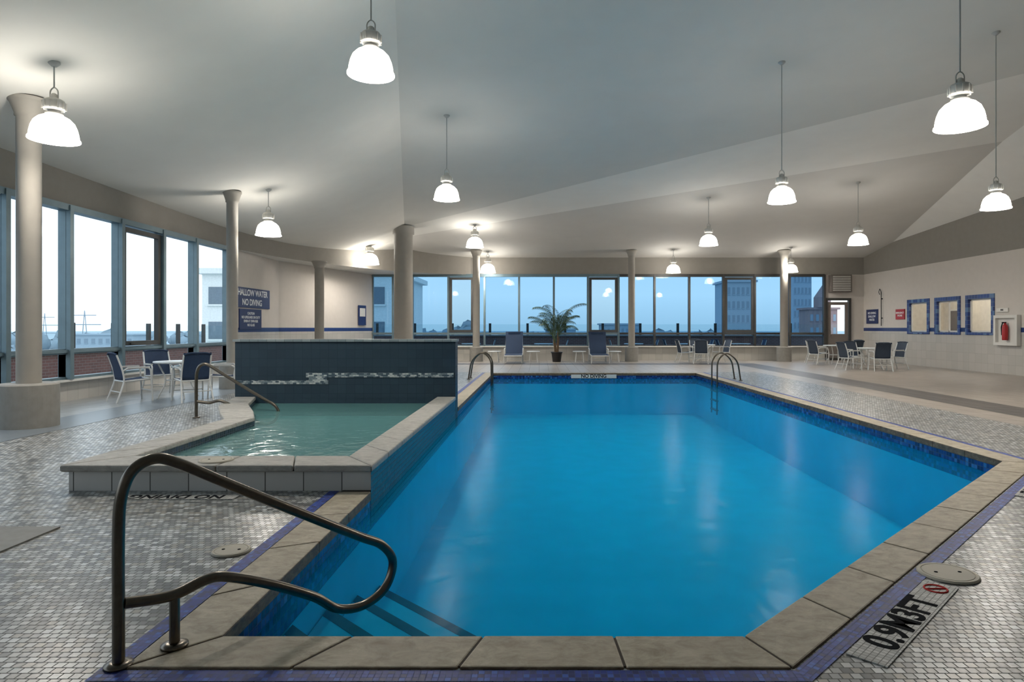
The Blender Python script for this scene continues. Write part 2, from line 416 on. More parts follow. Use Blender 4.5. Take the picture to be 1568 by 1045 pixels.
b_=MB(); b_.box((-.15,-3,0),(.15,3,.06)); b_.obj('fixture',[emis('corridor_tube',(1,.94,.84,1),7)],e)
# back wall
w=MB()
wall_strip(w,(XL,YB),(XR,YB),0,1.3,1,1); wall_strip(w,(XL,YB),(XR,YB),1.3,None,0,40)
w.obj('wall_back',[cream,wall_tile_x])

# ------------------------------------------------------------------ windows
wn=1
def frame_boxes(mb,axis,c,a,b,z0,z1,t,d,mi=0):
    """rect frame ring in plane axis=c"""
    def bx(a0,a1,h0,h1):
        if axis=='x': mb.box((c-d,a0,h0),(c+d,a1,h1),mi)
        else: mb.box((a0,c-d,h0),(a1,c+d,h1),mi)
    bx(a,a+t,z0,z1); bx(b-t,b,z0,z1); bx(a+t,b-t,z0,z0+t); bx(a+t,b-t,z1-t,z1)
lm=[-4,-2.4,-.9,.6,2.1,3.6,5.1,6.6,8.1,9.6,11.0,12.5,14.05,15.6,17.1,18.95]
for i in range(len(lm)-1):
    a,b=lm[i],lm[i+1]; e=empty('window_%d'%wn); wn+=1
    f=MB(); dark=(i==12)
    frame_boxes(f,'x',XL,a,b,.95,HD,.055,.07); frame_boxes(f,'x',XL,a,b,.42,.95,.05,.07)
    f.box((XL-.05,a,.93),(XL+.12,b,.99))
    f.box((XL-.08,b-.05,.42),(XL+.16,b+.05,HD))
    f.box((XL-.08,a,HD-.1),(XL+.14,b,HD+.02))
    f.obj('frame',[frame_m],e)
    if dark:
        f=MB(); frame_boxes(f,'x',XL+.05,a+.08,b-.08,1.02,HD-.14,.1,.05); f.box((XL+.1,a+.3,1.04),(XL+.13,a+.5,1.08)); f.obj('operable_sash',[frame_dk],e)
    f=MB(); f.quad([(XL,a,.42),(XL,b,.42),(XL,b,HD),(XL,a,HD)]); f.obj('pane',[glass_l],e)
fm=[-7.3,-6.4,-5.55,-3.98,-2.83,-2.4,-.89,.63,2.12,3.46,5.03,6.55,8.04,9.41,10.93,12.45]
for i in range(len(fm)-1):
    a,b=fm[i],fm[i+1]; e=empty('window_%d'%wn); wn+=1
    f=MB(); dark=i in (3,8,12)
    frame_boxes(f,'y',YF,a,b,1.17,HD,.045,.05); frame_boxes(f,'y',YF,a,b,.62,1.17,.045,.05)
    f.box((a,YF-.1,1.12),(b,YF+.05,1.2)); f.box((b-.04,YF-.12,.62),(b+.04,YF+.06,HD)); f.box((a,YF-.1,HD-.1),(b,YF+.05,HD+.02))
    f.obj('frame',[frame_m if i<9 else frame_dk],e)
    if dark:
        f=MB(); frame_boxes(f,'y',YF-.06,a+.05,b-.05,1.22,HD-.12,.11,.04); f.obj('operable_sash',[frame_dk],e)
    f=MB(); f.quad([(a,YF,.62),(b,YF,.62),(b,YF,HD),(a,YF,HD)]); f.obj('pane',[glass_d if dark else glass_f],e)
# door
e=empty('door_1')
f=MB(); frame_boxes(f,'y',YF,12.5,13.62,0,2.72,.1,.08); f.obj('door_frame',[frame_dk],e)
f=MB(); frame_boxes(f,'y',YF,12.62,13.5,.05,2.55,.13,.03); f.box((12.75,YF-.03,.18),(13.37,YF+.03,1.15)); f.obj('door_leaf',[doorm],e)
f=MB(); f.quad([(12.75,YF,1.15),(13.37,YF,1.15),(13.37,YF,2.42),(12.75,YF,2.42)]); f.obj('door_pane',[glass_l],e)
f=MB(); f.tube(fillet([(12.72,YF-.03,1.05),(12.72,YF-.09,1.05),(12.72,YF-.09,1.3),(12.72,YF-.03,1.3)],.02),.012); f.obj('door_handle',[steel],e)
e=empty('ventilation_unit',(13.1,YF,3.35))
f=MB(); f.box((-.45,-.3,-.38),(.45,0,.38)); f.obj('casing',[doorm],e,bevel=.01)
f=MB(); 
for k in range(9): f.box((-.38,-.33,-.32+k*.075),(.38,-.29,-.29+k*.075))
f.obj('louvres',[white_p],e)

# ------------------------------------------------------------------ deck / floor
P=[(-1.43,2.95),(.925,2.95),(4.84,6.83),(4.84,20.2),(-1.43,20.2)]
def offset(poly,d):
    n=len(poly); out=[]
    for i in range(n):
        p0=Vector(poly[i-1]);p1=Vector(poly[i]);p2=Vector(poly[(i+1)%n])
        e1=(p1-p0).normalized(); e2=(p2-p1).normalized()
        n1=Vector((e1.y,-e1.x)); n2=Vector((e2.y,-e2.x))
        k=d/(1+n1.dot(n2)); q=p1+(n1+n2)*k; out.append((q.x,q.y))
    return out
I=[(-1.75,6.0),(-3.72,6.0),(-3.75,8.6),(-4.05,9.25),(-4.5,10.1),(-4.85,11.17),(-1.75,11.17)]
O=[(-1.43,5.57),(-4.1,5.57),(-4.08,8.45),(-4.4,9.0),(-4.85,9.85),(-5.21,11.17),(-1.43,11.17)]
def polyhole(mb,outer,holes,z,mi=0):
    loops=[outer]+holes; flat=[p for l in loops for p in l]
    tri=tessellate_polygon([[Vector((p[0],p[1],0)) for p in l] for l in loops])
    mb.add([(p[0],p[1],z) for p in flat],[tuple(t) for t in tri],mi)
f=MB()
polyhole(f,[(-6.6,YB),(6.9,YB),(6.9,20.9),(-6.6,20.9)],[offset(P,.1),[(p[0],p[1]) for p in I]],0,0)
f.quad([(XL,YB,0),(-6.6,YB,0),(-6.6,YF,0),(XL,YF,0)],3)
f.quad([(6.9,YB,0),(XR,YB,0),(XR,YF+.1,0),(6.9,YF+.1,0)],1)
f.quad([(-6.6,20.9,0),(6.9,20.9,0),(6.9,YF+.1,0),(-6.6,YF+.1,0)],1)
f.quad([(7.6,YB,.003),(8.5,YB,.003),(8.5,26,.003),(7.6,26,.003)],2)
f.quad([(-6.6,25.1,.003),(7.6,25.1,.003),(7.6,26,.003),(-6.6,26,.003)],2)
f.quad([(-7.5,YB,.003),(-6.6,YB,.003),(-6.6,26,.003),(-7.5,26,.003)],4)
f.obj('floor',[mos,tile_b,tile_g,tile_l,simple('blue_grey_floor_band',srgb(116,124,130),.3,noise=.05)])
# blue border line
f=MB()
A=offset(P,.285);B=offset(P,.37)
def band(i,mi,t0=0,t1=1):
    j=(i+1)%5
    l=lambda p,q,t:(p[0]+(q[0]-p[0])*t,p[1]+(q[1]-p[1])*t,.004)
    f.quad([l(A[i],A[j],t0),l(B[i],B[j],t0),l(B[i],B[j],t1),l(A[i],A[j],t1)],mi)
for i in (0,2,3): band(i,0)
band(1,1)
f.quad([(A[0][0],A[0][1],.004),(A[0][0],5.6,.004),(B[0][0],5.6,.004),(B[0][0],B[0][1],.004)],0)
f.quad([(A[0][0],11.5,.004),(A[0][0],A[4][1],.004),(B[0][0],B[4][1],.004),(B[0][0],11.5,.004)],0)
f.obj('trim_1',[blue_mos,blue_mos_d])
# pool coping stones
f=MB(); C=offset(P,.275)
def stones(p0,p1,q1,q0,ln=.61):
    L=((Vector(p1)-Vector(p0)).length+(Vector(q1)-Vector(q0)).length)/2; n=max(1,round(L/ln)); g=.004/L
    lp=lambda a,b,t:(a[0]+(b[0]-a[0])*t,a[1]+(b[1]-a[1])*t)
    for k in range(n):
        t0=k/n+g; t1=(k+1)/n-g
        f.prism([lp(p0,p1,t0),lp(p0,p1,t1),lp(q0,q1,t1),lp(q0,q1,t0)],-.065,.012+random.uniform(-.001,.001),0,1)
for i in range(4): stones(P[i],P[i+1],C[i+1],C[i])
stones(P[0],(P[0][0],5.55),(C[0][0],5.55),C[0]); stones((P[0][0],11.52),P[4],C[4],(C[0][0],11.52))
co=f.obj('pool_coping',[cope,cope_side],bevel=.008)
f=MB()
D=offset(P,.015); E=offset(P,.26)
for i in range(5):
    j=(i+1)%5; f.prism([D[i],D[j],E[j],E[i]],-.06,.0075)
f.obj('trim_2',[mortar])
# pool basin
f=MB(); WL=-.16; D=offset(P,.012)
dep=-1.25
for i in range(5):
    j=(i+1)%5; a,b=D[i],D[j]
    mi=1 if i in(0,3) else (2 if i in (2,4) else 1)
    zt=-.03
    f.quad([(a[0],a[1],-.32),(b[0],b[1],-.32),(b[0],b[1],zt),(a[0],a[1],zt)],mi)
    f.quad([(a[0],a[1],dep),(b[0],b[1],dep),(b[0],b[1],-.32),(a[0],a[1],-.32)],0)
f.quad([(p[0],p[1],dep) for p in D],0)
f.obj('pool_basin',[pool_m,wl_xz,wl_yz])
f=MB()
for s_,d_ in ((2.35,-.32),(3.0,-.5),(3.7,-.7),(4.4,-.9)):
    q=1.52; l=s_-q
    f.prism([(-1.43,2.95),(-1.43+l,2.95),(-1.43,2.95+l)],dep,d_,0)
    t=.085
    f.prism([(-1.43+l-t*1.4,2.95),(-1.43+l+.002,2.95),(-1.43,2.95+l+.002),(-1.43,2.95+l-t*1.4)],d_-.04,d_+.003,1)
f.obj('pool_steps',[pool_step,step_dk])
f=MB(); f.quad([(p[0],p[1],WL) for p in D]); f.obj('pool_water',[water_m])

# ------------------------------------------------------------------ spa
f=MB(); n=7
O2=[(-1.45,5.62),(-4.05,5.62),(-4.03,8.45),(-4.36,9.0),(-4.8,9.86),(-5.16,11.17),(-1.45,11.17)]
for i in range(n):
    j=(i+1)%n; a,b=O2[i],O2[j]
    if i>=5: continue
    f.quad([(a[0],a[1],0),(b[0],b[1],0),(b[0],b[1],.17),(a[0],a[1],.17)],0 if i==0 else 2)
f.quad([(-1.44,5.58,-.3),(-1.44,11.19,-.3),(-1.44,11.19,.17),(-1.44,5.58,.17)],1)
f.obj('spa_surround',[spa_face,navy_yz,wall_tile_y])
f=MB()
for i in range(n):
    j=(i+1)%n; a,b=I[i],I[j]
    f.quad([(a[0],a[1],-.1),(b[0],b[1],-.1),(b[0],b[1],.18),(a[0],a[1],.18)],1 if i in (5,0) else 2)
    f.quad([(a[0],a[1],-.7),(b[0],b[1],-.7),(b[0],b[1],-.1),(a[0],a[1],-.1)],0)
f.quad([(p[0],p[1],-.7) for p in I],0)
f.obj('spa_basin',[spa_m,navy_xz,navy_yz])
f=MB()
def sst(i,j,ln=.6):
    p0,p1,q0,q1=I[i],I[j],O[i],O[j]
    L=((Vector(p1)-Vector(p0)).length+(Vector(q1)-Vector(q0)).length)/2; n=max(1,round(L/ln)); g=.003/L
    lp=lambda a,b,t:(a[0]+(b[0]-a[0])*t,a[1]+(b[1]-a[1])*t)
    for k in range(n):
        t0=k/n+g; t1=(k+1)/n-g
        f.prism([lp(p0,p1,t0),lp(p0,p1,t1),lp(q0,q1,t1),lp(q0,q1,t0)],.17,.23)
for i in range(5): sst(i,i+1)
sst(6,0)
f.obj('spa_coping',[cope2],bevel=.015)
f=MB(); f.quad([(p[0],p[1],.115) for p in I]); f.obj('spa_water',[spaw_m])
# feature wall
f=MB()
f.box((-5.22,11.2,-.3),(-1.44,11.5,1.17),0)
f.box((-5.25,11.17,1.17),(-1.42,11.53,1.21),1)
f.obj('spa_feature_wall',[navy_xz,mosaic('feature_wall_cap',.15,.15,[(1,srgb(130,140,142)),(1,srgb(114,126,130))],srgb(80,86,88),.02,rough=.3,stagger=False)])
f=MB()
f.box((-5.2,11.19,.44),(-3.62,11.199,.505)); f.box((-4.0,11.188,.56),(-1.47,11.198,.635)); f.box((-3.95,11.186,.505),(-3.64,11.197,.56))
tr=f.obj('trim_3',[acc])

# ------------------------------------------------------------------ handrails
def rail_profile(sc=1.0):
    return [(0,0),(0,.2),(0,.55),(.01,.70),(.05,.80),(.13,.84),(.22,.81),(.42,.69),(.78,.477),(1.1,.29),(1.24,.21),(1.31,.10),(1.26,-.03),(1.13,-.085),(.98,-.06),(.85,.04-.0),(.62,.17),(.42,.258),(.33,.265),(.2,.235),(.02,.255)]
def make_rail(loc,ang,zoff=0,flip=1):
    e=empty('pool_handrail',loc,ang)
    f=MB()
    pr=rail_profile()
    f.tube(smooth_path([(s,0,h) for s,h in pr],6),.024,12)
    f.tube([(.21,0,zoff),(.21,0,.235)],.022,12)
    for s,z in ((0,0),(.21,zoff)): f.lathe([(0,.0),(.055,.0),(.055,.012),(.03,.02),(0,.02)],(s,0,z),20)
    f.obj('rail',[steel],e)
    return e
make_rail((-1.74,2.70,.002),math.radians(45),.01)
make_rail((-5.36,10.2,.002),math.radians(-3),.225)
def ladder(x,y,sgn):
    e=empty('pool_ladder',(x,y,0))
    f=MB()
    for dy in (-.27,.27):
        f.tube(fillet([(sgn*.5,dy,.01),(sgn*.42,dy,.55),(sgn*.12,dy,.78),(-sgn*.12,dy,.55),(-sgn*.13,dy,-.9)],.2,8),.021,10)
        f.lathe([(0,0),(.05,0),(.05,.015),(0,.02)],(sgn*.5,dy,.012),16)
    for z in (-.3,-.55,-.8): f.box((-sgn*.13-.04,-.27,z),(-sgn*.13+.04,.27,z+.03))
    f.obj('rails',[steel],e)
ladder(4.84,17.6,1); ladder(-1.43,18.0,-1)

# ------------------------------------------------------------------ columns
def column(x,y,r,ped_r=None,ped_h=.6,cap=True,bot=0,top=None):
    e=empty('column',(x,y,0)); h=(ceil_h(x,y) if top is None else top)+.01
    f=MB()
    pr=[(r,bot)]
    if cap: pr+=[(r,h-.26),(r+.02,h-.25),(r+.02,h-.21),(r*1.55,h-.05),(r*1.65,h-.04),(r*1.65,h)]
    else: pr+=[(r,h-.3),(r+.05,h-.28),(r+.05,h)]
    f.lathe(pr,n=36); f.obj('shaft',[colm],e)
    if ped_r:
        f=MB(); f.lathe([(ped_r,0),(ped_r,ped_h-.02),(ped_r-.02,ped_h),(0,ped_h)],n=40,smooth=False); f.obj('pedestal',[simple('pedestal_concrete_%d'%random.randint(0,9999),srgb(140,137,131),.7,noise=.08,scale=10)],e)
column(-7.27,9.3,.15,.36,.62)
column(-7.15,15.2,.125,.28,.55)
column(-5.02,24.1,.34,None,cap=False)
column(-7.75,23.0,.16,.25,.5,top=HD)
column(-2.66,27.5,.15,.28,.62); column(3.88,27.5,.14,.28,.62); column(10.3,27.5,.16,.3,.62)

# ------------------------------------------------------------------ pendant lamps
def lamp_mesh():
    f=MB()
    out=[(.5,0),(.5,.03),(.475,.05),(.462,.16),(.435,.28),(.385,.40),(.30,.49),(.21,.54),(.15,.56)]
    f.lathe(out,n=40)
    return f.mesh('lamp_shade',[shade_m])
def housing_mesh():
    f=MB()
    f.lathe([(.0,.55),(.17,.55),(.18,.60),(.12,.62),(.12,.66),(.20,.68),(.21,.72),(.21,.86),(.19,.9),(.1,.94),(.07,.95),(.07,1.02),(.035,1.05),(0,1.05)],n=28)
    for k in range(10):
        a=2*math.pi*k/10; f.box((.19,-.012,.69),(.235,.012,.86),0,Matrix.Rotation(a,4,'Z'))
    f.tube(fillet([(-.09,0,.93),(-.09,0,1.12),(0,0,1.2),(.09,0,1.12),(.09,0,.93)],.06),.015,8)
    return f.mesh('lamp_housing',[lamp_metal])
sm,hm=lamp_mesh(),housing_mesh()
# (x, y, z of the shade rim, shade diameter)
lamps=[(-6.316,8.5,3.848,.58),(-2.141,8.3,4.62,.59),(-6.474,15.6,3.615,.59),(-2.066,14.55,4.266,.58),(-6.5,25,3.85,.72),(-2.376,24,4.376,.65),(-2.18,27.6,3.746,.66),
 (5.49,21.2,4.092,.6),(4.712,12.7,3.851,.53),(5.023,7.8,3.802,.56),(8.318,11.9,3.578,.49),(9.711,19.9,3.947,.59),(5.597,27.3,3.72,.6),(10.395,27.0,3.722,.56)]
for x,y,z,D in lamps:
    e=empty('pendant_lamp',(x,y,z))
    a=link('shade',sm,e); a.scale=(D,D,D*1.0)
    a=link('ballast_housing',hm,e); a.scale=(D,D,D)
    h=ceil_h(x,y)-z
    f=MB(); f.tube([(0,0,1.18*D),(0,0,h-.02)],.010,6); f.lathe([(0,h-.05),(.03,h-.05),(.07,h-.01),(.07,h+.01)],n=20); f.obj('cord',[cord_m],e)
    ld=bpy.data.lights.new('bulb','POINT'); ld.energy=200; ld.color=(1,.95,.87); ld.shadow_soft_size=.14; ld.specular_factor=.1
    lo=bpy.data.objects.new('bulb',ld); scene.collection.objects.link(lo); lo.parent=e; lo.location=(0,0,.25*D)

# ------------------------------------------------------------------ furniture
def chair_meshes(mat,nm):
    f=MB(); r=.016
    for s in (-1,1):
        f.tube(fillet([(s*.28,-.27,0),(s*.27,-.24,.60),(s*.27,-.2,.645),(s*.27,.16,.645),(s*.25,.22,.60)],.06),r)
        f.tube(fillet([(s*.28,.34,0),(s*.25,.2,.40),(s*.25,.23,.60),(s*.24,.33,.90)],.1),r)
        f.tube([(s*.24,-.25,.43),(s*.24,.21,.40)],r)
        f.box((s*.27-.022,-.22,.65),(s*.27+.022,.16,.668))
    f.tube([(-.24,-.25,.43),(.24,-.25,.43)],r); f.tube([(-.24,.21,.40),(.24,.21,.40)],r)
    f.tube([(-.27,-.26,.2),(.27,-.26,.2)],.01); f.tube([(-.27,.27,.2),(.27,.27,.2)],.01)
    fr=f.mesh('chair_frame',[frame_w])
    g=MB(); k=6
    g.tube(fillet([(-.24,.33,.90),(-.15,.345,.93),(.15,.345,.93),(.24,.33,.90)],.05),.018)
    def sheet(pts,w):
        vs=[]
        for p in pts:
            for j in range(k+1):
                t=j/k-.5; vs.append((t*2*w,p[0],p[1]-.03*(1-(2*t)**2)))
        g.add(vs,[(i*(k+1)+j,i*(k+1)+j+1,(i+1)*(k+1)+j+1,(i+1)*(k+1)+j) for i in range(len(pts)-1) for j in range(k)],0,True)
    sheet([(-.25,.45),(-.1,.435),(.1,.42),(.21,.43),(.225,.5),(.25,.65),(.29,.78),(.335,.94)],.245)
    return fr,g.mesh('chair_sling_'+nm,[mat])
ch_navy=chair_meshes(sling,'navy'); ch_grey=chair_meshes(sling_g,'grey')
def chair(x,y,rz,kind=ch_navy,z=0,name='dining_chair'):
    e=empty(name,(x,y,z),rz); link('frame',kind[0],e); link('sling_seat',kind[1],e)
def table_mesh():
    f=MB()
    f.lathe([(0,.70),(.43,.70),(.45,.71),(.45,.73),(.44,.74),(0,.74)],n=40,mi=1)
    for k in range(4):
        a=math.pi/4+k*math.pi/2; c,s=math.cos(a),math.sin(a)
        f.tube(fillet([(.38*c,.38*s,0),(.2*c,.2*s,.35),(.36*c,.36*s,.70)],.15),.016)
    f.tube([(.2*math.cos(2*math.pi*i/16),.2*math.sin(2*math.pi*i/16),.36) for i in range(16)],.012,closed=True)
    return f.mesh('table_body',[frame_w,tabletop])
tm=table_mesh()
def table(x,y,z=0):
    e=empty('round_table',(x,y,z)); link('top_and_legs',tm,e)
def setg(x,y,angs,kind,d=.78,z=0):
    table(x,y,z)
    for a in angs:
        r=math.radians(a); cx,cy=x+d*math.cos(r),y+d*math.sin(r)
        chair(cx,cy,r-math.pi/2,kind,z)   # chair front (-Y) faces the table
setg(-7.3,13.2,(20,140,230,315),ch_navy,.84)
setg(11.6,25.6,(20,120,200,290),ch_grey,.85)
setg(11.3,22.2,(10,100,190,260),ch_grey,.85)
setg(6.7,26.6,(15,95,185,250),ch_grey,.8)
# sun loungers
def lounger_mesh():
    f=MB(); r=.02
    for s in (-1,1):
        f.tube(fillet([(s*.34,-1.25,.30),(s*.34,.0,.34),(s*.34,.45,1.24)],.05),r)
        f.tube([(s*.34,-1.1,.31),(s*.36,-1.12,0)],r); f.tube([(s*.34,0,.33),(s*.36,.05,0)],r); f.tube([(s*.34,.25,.85),(s*.36,.55,0)],r)
        f.tube(fillet([(s*.38,-.35,.33),(s*.38,-.33,.55),(s*.38,.12,.57)],.05),r)
    f.tube([(-.34,-1.25,.30),(.34,-1.25,.30)],r); f.tube([(-.34,.45,1.24),(.34,.45,1.24)],r,mi=1); f.tube([(-.36,.5,.1),(.36,.5,.1)],.012)
    f.add([(-.345,-1.23,.335),(.345,-1.23,.335),(.345,-.02,.36),(-.345,-.02,.36),(.365,.42,1.26),(-.365,.42,1.26)],[(0,1,2,3),(3,2,4,5)],1)
    f.box((-.25,.36,1.05),(.25,.42,1.23),1)
    return f.mesh('lounger_body',[frame_w,sling])
lmh=lounger_mesh()
for x in (-1.05,2.42):
    e=empty('lounge_chair',(x,27.0,0)); link('frame_and_sling',lmh,e)
def side_table_mesh():
    f=MB(); f.lathe([(0,.42),(.27,.42),(.28,.44),(.27,.46),(0,.46)],n=28,mi=0)
    for k in range(4):
        a=math.pi/4+k*math.pi/2; c,s=math.cos(a),math.sin(a); f.tube([(.24*c,.24*s,0),(.18*c,.18*s,.42)],.016)
    return f.mesh('side_table_body',[frame_w])
stm=side_table_mesh()
for x in (-1.85,-.25,1.65,3.1):
    e=empty('side_table',(x,26.9,0)); link('top_and_legs',stm,e)
# outdoor terrace furniture
for x,y,a in ((-6,30.4,0),(-3.2,30.6,2),(.2,30.4,1),(4.4,30.5,3),(6.9,30.3,.4),(9.4,30.5,2)):
    table(x,y,-.05); chair(x-.8,y,math.pi/2,ch_navy,-.05,'terrace_chair'); chair(x+.8,y,-math.pi/2,ch_navy,-.05,'terrace_chair')
# palm
e=empty('potted_palm',(.72,27.2,0))
f=MB(); f.lathe([(0,0),(.17,0),(.22,.36),(.245,.38),(.245,.42),(.215,.42),(.21,.38),(0,.38)],n=28); f.obj('pot',[potm],e)
f=MB(); f.lathe([(0,.385),(.205,.385)],n=20); f.obj('soil',[soil],e)
f=MB(); g=MB()
stems=[(.05,.02,1.05),(-.07,.04,.95),(.02,-.06,1.25),(-.03,-.02,.8)]
for k,(sx,sy,h) in enumerate(stems):
    f.tube([(sx,sy,.38),(sx*1.6,sy*1.6,.38+h*.5),(sx*2,sy*2,h)],[.03,.025,.016],8)
    for j in range(5):
        a=j*2*math.pi/5+k*.75+random.uniform(-.25,.25); L=random.uniform(1.3,1.8)
        th0=random.uniform(1.2,1.5); curl=random.uniform(1.4,2.2)
        path=[]; rr=0; z=h
        for i in range(17):
            t=i/16; path.append(Vector((sx*2+rr*math.cos(a),sy*2+rr*math.sin(a),z)))
            th=th0-curl*t**1.6; rr+=math.cos(th)*L/16; z+=math.sin(th)*L/16
        g.tube(path,[.011*(1-.8*i/16)+.001 for i in range(17)],4)
        for i in range(4,17):
            p=path[i]; tdir=(path[i]-path[i-1]).normalized(); side=Vector((-math.sin(a),math.cos(a),0))
            ll=.32*math.sin(math.pi*((i-2)/15)**.7*.92)+.05
            for s in (-1,1):
                for q in (0,.5):
                    b0=p-tdir*q*L/16
                    d=(side*s*.8+tdir*.7+Vector((0,0,-.4))).normalized()
                    tip=b0+d*ll+Vector((0,0,-.06)); wd=tdir*.014
                    mid=b0+d*ll*.5+Vector((0,0,.015))
                    g.add([b0-wd*.5,mid-wd,tip,mid+wd],[(0,1,2,3)])
f.obj('stems',[trunkm],e); g.obj('fronds',[leaf],e)

# ------------------------------------------------------------------ signs & wall items
RX=(math.pi/2,0,math.pi/2); LX=(math.pi/2,0,-math.pi/2)
def wsign(name,side,y0,y1,z0,z1,plate,lines,size,tm_=None):
    x=XL+.02 if side=='L' else XR-.02
    e=empty(name,(x,(y0+y1)/2,(z0+z1)/2))
    f=MB(); f.box((-.015,-(y1-y0)/2,-(z1-z0)/2),(.015,(y1-y0)/2,(z1-z0)/2)); f.obj('plate',[plate],e)
    n=len(lines)
    for i,l in enumerate(lines):
        zz=(n-1)/2-i
        text('lettering',l,size,(.018 if side=='L' else -.018,0,zz*size*1.1),RX if side=='L' else LX,tm_ or signtxt,e)
wsign('warning_sign','L',19.3,21.95,2.04,2.66,signblue,['SHALLOW WATER','NO DIVING'],.27)
wsign('warning_sign','L',19.75,21.3,1.36,2.0,signblue,['CAUTION','NO LIFEGUARD ON DUTY','SWIM AT OWN RISK','NO GLASS'],.11)
wsign('pool_rules_sign','R',27.35,28.3,1.6,2.2,signblue,['NO DIVING','SHALLOW','WATER'],.13)
wsign('emergency_sign','R',25.35,25.98,1.75,2.15,signred,['EMERGENCY','PHONE'],.1)
wsign('notice_sign','R',19.75,20.25,1.9,2.02,white_p,['FIRE'],.07,black)
d=(Vector((-7.3,28.6,0))-Vector((-9.1,22.8,0))).normalized()
e=empty('notice_board',(-7.55,27.7,1.95),math.atan2(d.y,d.x)); 
f=MB(); f.box((-.28,-.05,-.42),(.28,-.02,.42)); f.obj('plate',[signblue],e); f=MB(); f.box((-.2,-.06,-.05),(.2,-.05,.3)); f.obj('sheet',[white_p],e)
# extinguisher cabinet
e=empty('fire_extinguisher_cabinet',(XR-.12,19.75,1.34))
f=MB(); frame_boxes(f,'x',.05,-.5,.5,-.46,.46,.09,.06); f.box((.09,-.42,-.4),(.11,.42,.4)); f.obj('cabinet',[white_p],e)
f=MB(); f.lathe([(0,-.3),(.075,-.3),(.08,-.27),(.08,.08),(.06,.16),(.03,.18),(.03,.22),(0,.22)],(.0,0,0),24); f.tube(fillet([(0,0,.2),(0,.1,.24),(0,.16,.1),(0,.14,-.15)],.05),.015,mi=1); f.box((-.02,-.03,.22),(.02,.12,.25),1); f.obj('extinguisher',[signred,black],e)
# rescue pole
e=empty('life_hook_pole',(XR-.07,27.0,0))
f=MB(); f.tube([(0,0,1.5),(0,0,2.9)],.015); f.tube(fillet([(0,0,2.9),(0,.12,3.05),(0,.2,2.9),(0,.12,2.8)],.05),.012); f.box((0,-.03,1.8),(.05,.03,1.84)); f.box((0,-.03,2.6),(.05,.03,2.64)); f.obj('pole',[black],e)
# deck lids
def lid(x,y,r,z=.003):
    e=empty('skimmer_lid',(x,y,z)); f=MB(); f.lathe([(0,.012),(r*.86,.012),(r*.87,.009),(r*.89,.009),(r*.9,.012),(r,.012),(r*1.04,.006),(r*1.05,0)],n=40,smooth=False); f.obj('cover',[lid_m],e)
    f=MB()
    for a in (0,math.pi): f.lathe([(0,.014),(.010,.014),(.010,.012)],(r*.45*math.cos(a),r*.45*math.sin(a),0),12)
    f.obj('finger_holes',[black],e)
lid(2.32,3.71,.15); lid(-1.93,4.09,.11); lid(-2.86,5.78,.14,.2285)
e=empty('deck_hatch',(-4.2,4.1,0)); f=MB()
for dx,dy in ((0,0),(.7,0),(0,.52),(.7,.52)): f.box((-.2+dx-.35,-.55+dy,.002),(.49+dx-.35,-.04+dy,.01))
f.obj('stone_panels',[slate],e)
# depth markings
def mark(name,x,y,rz,txt,size,w_,h_,sub=None):
    e=empty(name,(x,y,.006),rz); f=MB(); f.box((-w_/2,-h_/2,-.004),(w_/2,h_/2,.001)); f.obj('tile_panel',[mosaic('marking_tile_'+str(random.randint(0,99999)),.026,.026,[(1,srgb(184,184,180)),(1,srgb(164,164,160))],srgb(120,120,116),.07,stagger=False,rough=.5,rot=math.radians(45) if abs(rz-.785)<.1 else 0)],e)
    text('lettering',txt,size,(-.06 if sub else 0,0,.002),(0,0,0),black,e)
    if sub:
        f=MB(); f.tube([(w_/2-.1+.055*math.cos(2*math.pi*i/20),.055*math.sin(2*math.pi*i/20),.003) for i in range(20)],.005,6,closed=True); f.tube([(w_/2-.14,.04,.003),(w_/2-.06,-.04,.003)],.005,6); f.obj('no_diving_symbol',[redl],e)
mark('depth_marking',1.78,3.15,math.pi/4,'0.9M3FT',.2,1.15,.165,True)
mark('depth_marking',4.55,5.93,math.pi/4,'SHALLOW WATER',.15,1.5,.15)
mark('no_diving_marking',-3.0,5.40,math.pi,'NO DIVING',.15,1.0,.15)
e=empty('no_diving_marking',(1.68,20.19,-.085),0); f=MB(); f.box((-.7,-.004,-.06),(.7,.004,.055)); f.obj('tile_panel',[white_p],e); text('lettering','NO DIVING',.15,(0,-.006,0),(math.pi/2,0,0),black,e)

# ------------------------------------------------------------------ exterior
brick_m,nt,b=new_mat('terrace_brick')
br=nt.nodes.new('ShaderNodeTexBrick'); br.inputs['Scale'].default_value=1; br.inputs['Brick Width'].default_value=.22; br.inputs['Row Height'].default_value=.075; br.inputs['Mortar Size'].default_value=.008
br.inputs['Color1'].default_value=srgb(124,84,78); br.inputs['Color2'].default_value=srgb(108,74,70); br.inputs['Mortar'].default_value=srgb(130,118,114)
g_=nt.nodes.new('ShaderNodeNewGeometry'); s_=nt.nodes.new('ShaderNodeSeparateXYZ'); c_=nt.nodes.new('ShaderNodeCombineXYZ'); ad=nt.nodes.new('ShaderNodeMath'); ad.operation='ADD'
nt.links.new(g_.outputs['Position'],s_.inputs[0]); nt.links.new(s_.outputs[0],ad.inputs[0]); nt.links.new(s_.outputs[1],ad.inputs[1]); nt.links.new(ad.outputs[0],c_.inputs[0]); nt.links.new(s_.outputs[2],c_.inputs[1]); nt.links.new(c_.outputs[0],br.inputs['Vector']); nt.links.new(br.outputs['Color'],b.inputs['Base Color'])
f=MB()
f.box((-12.6,YB,-.3),(XL-.1,33.2,-.05)); f.box((XL-.1,YF+.12,-.3),(16,33.2,-.05))
f.obj('terrace_floor',[simple('terrace_paving',srgb(132,126,121),.8)])
f=MB()
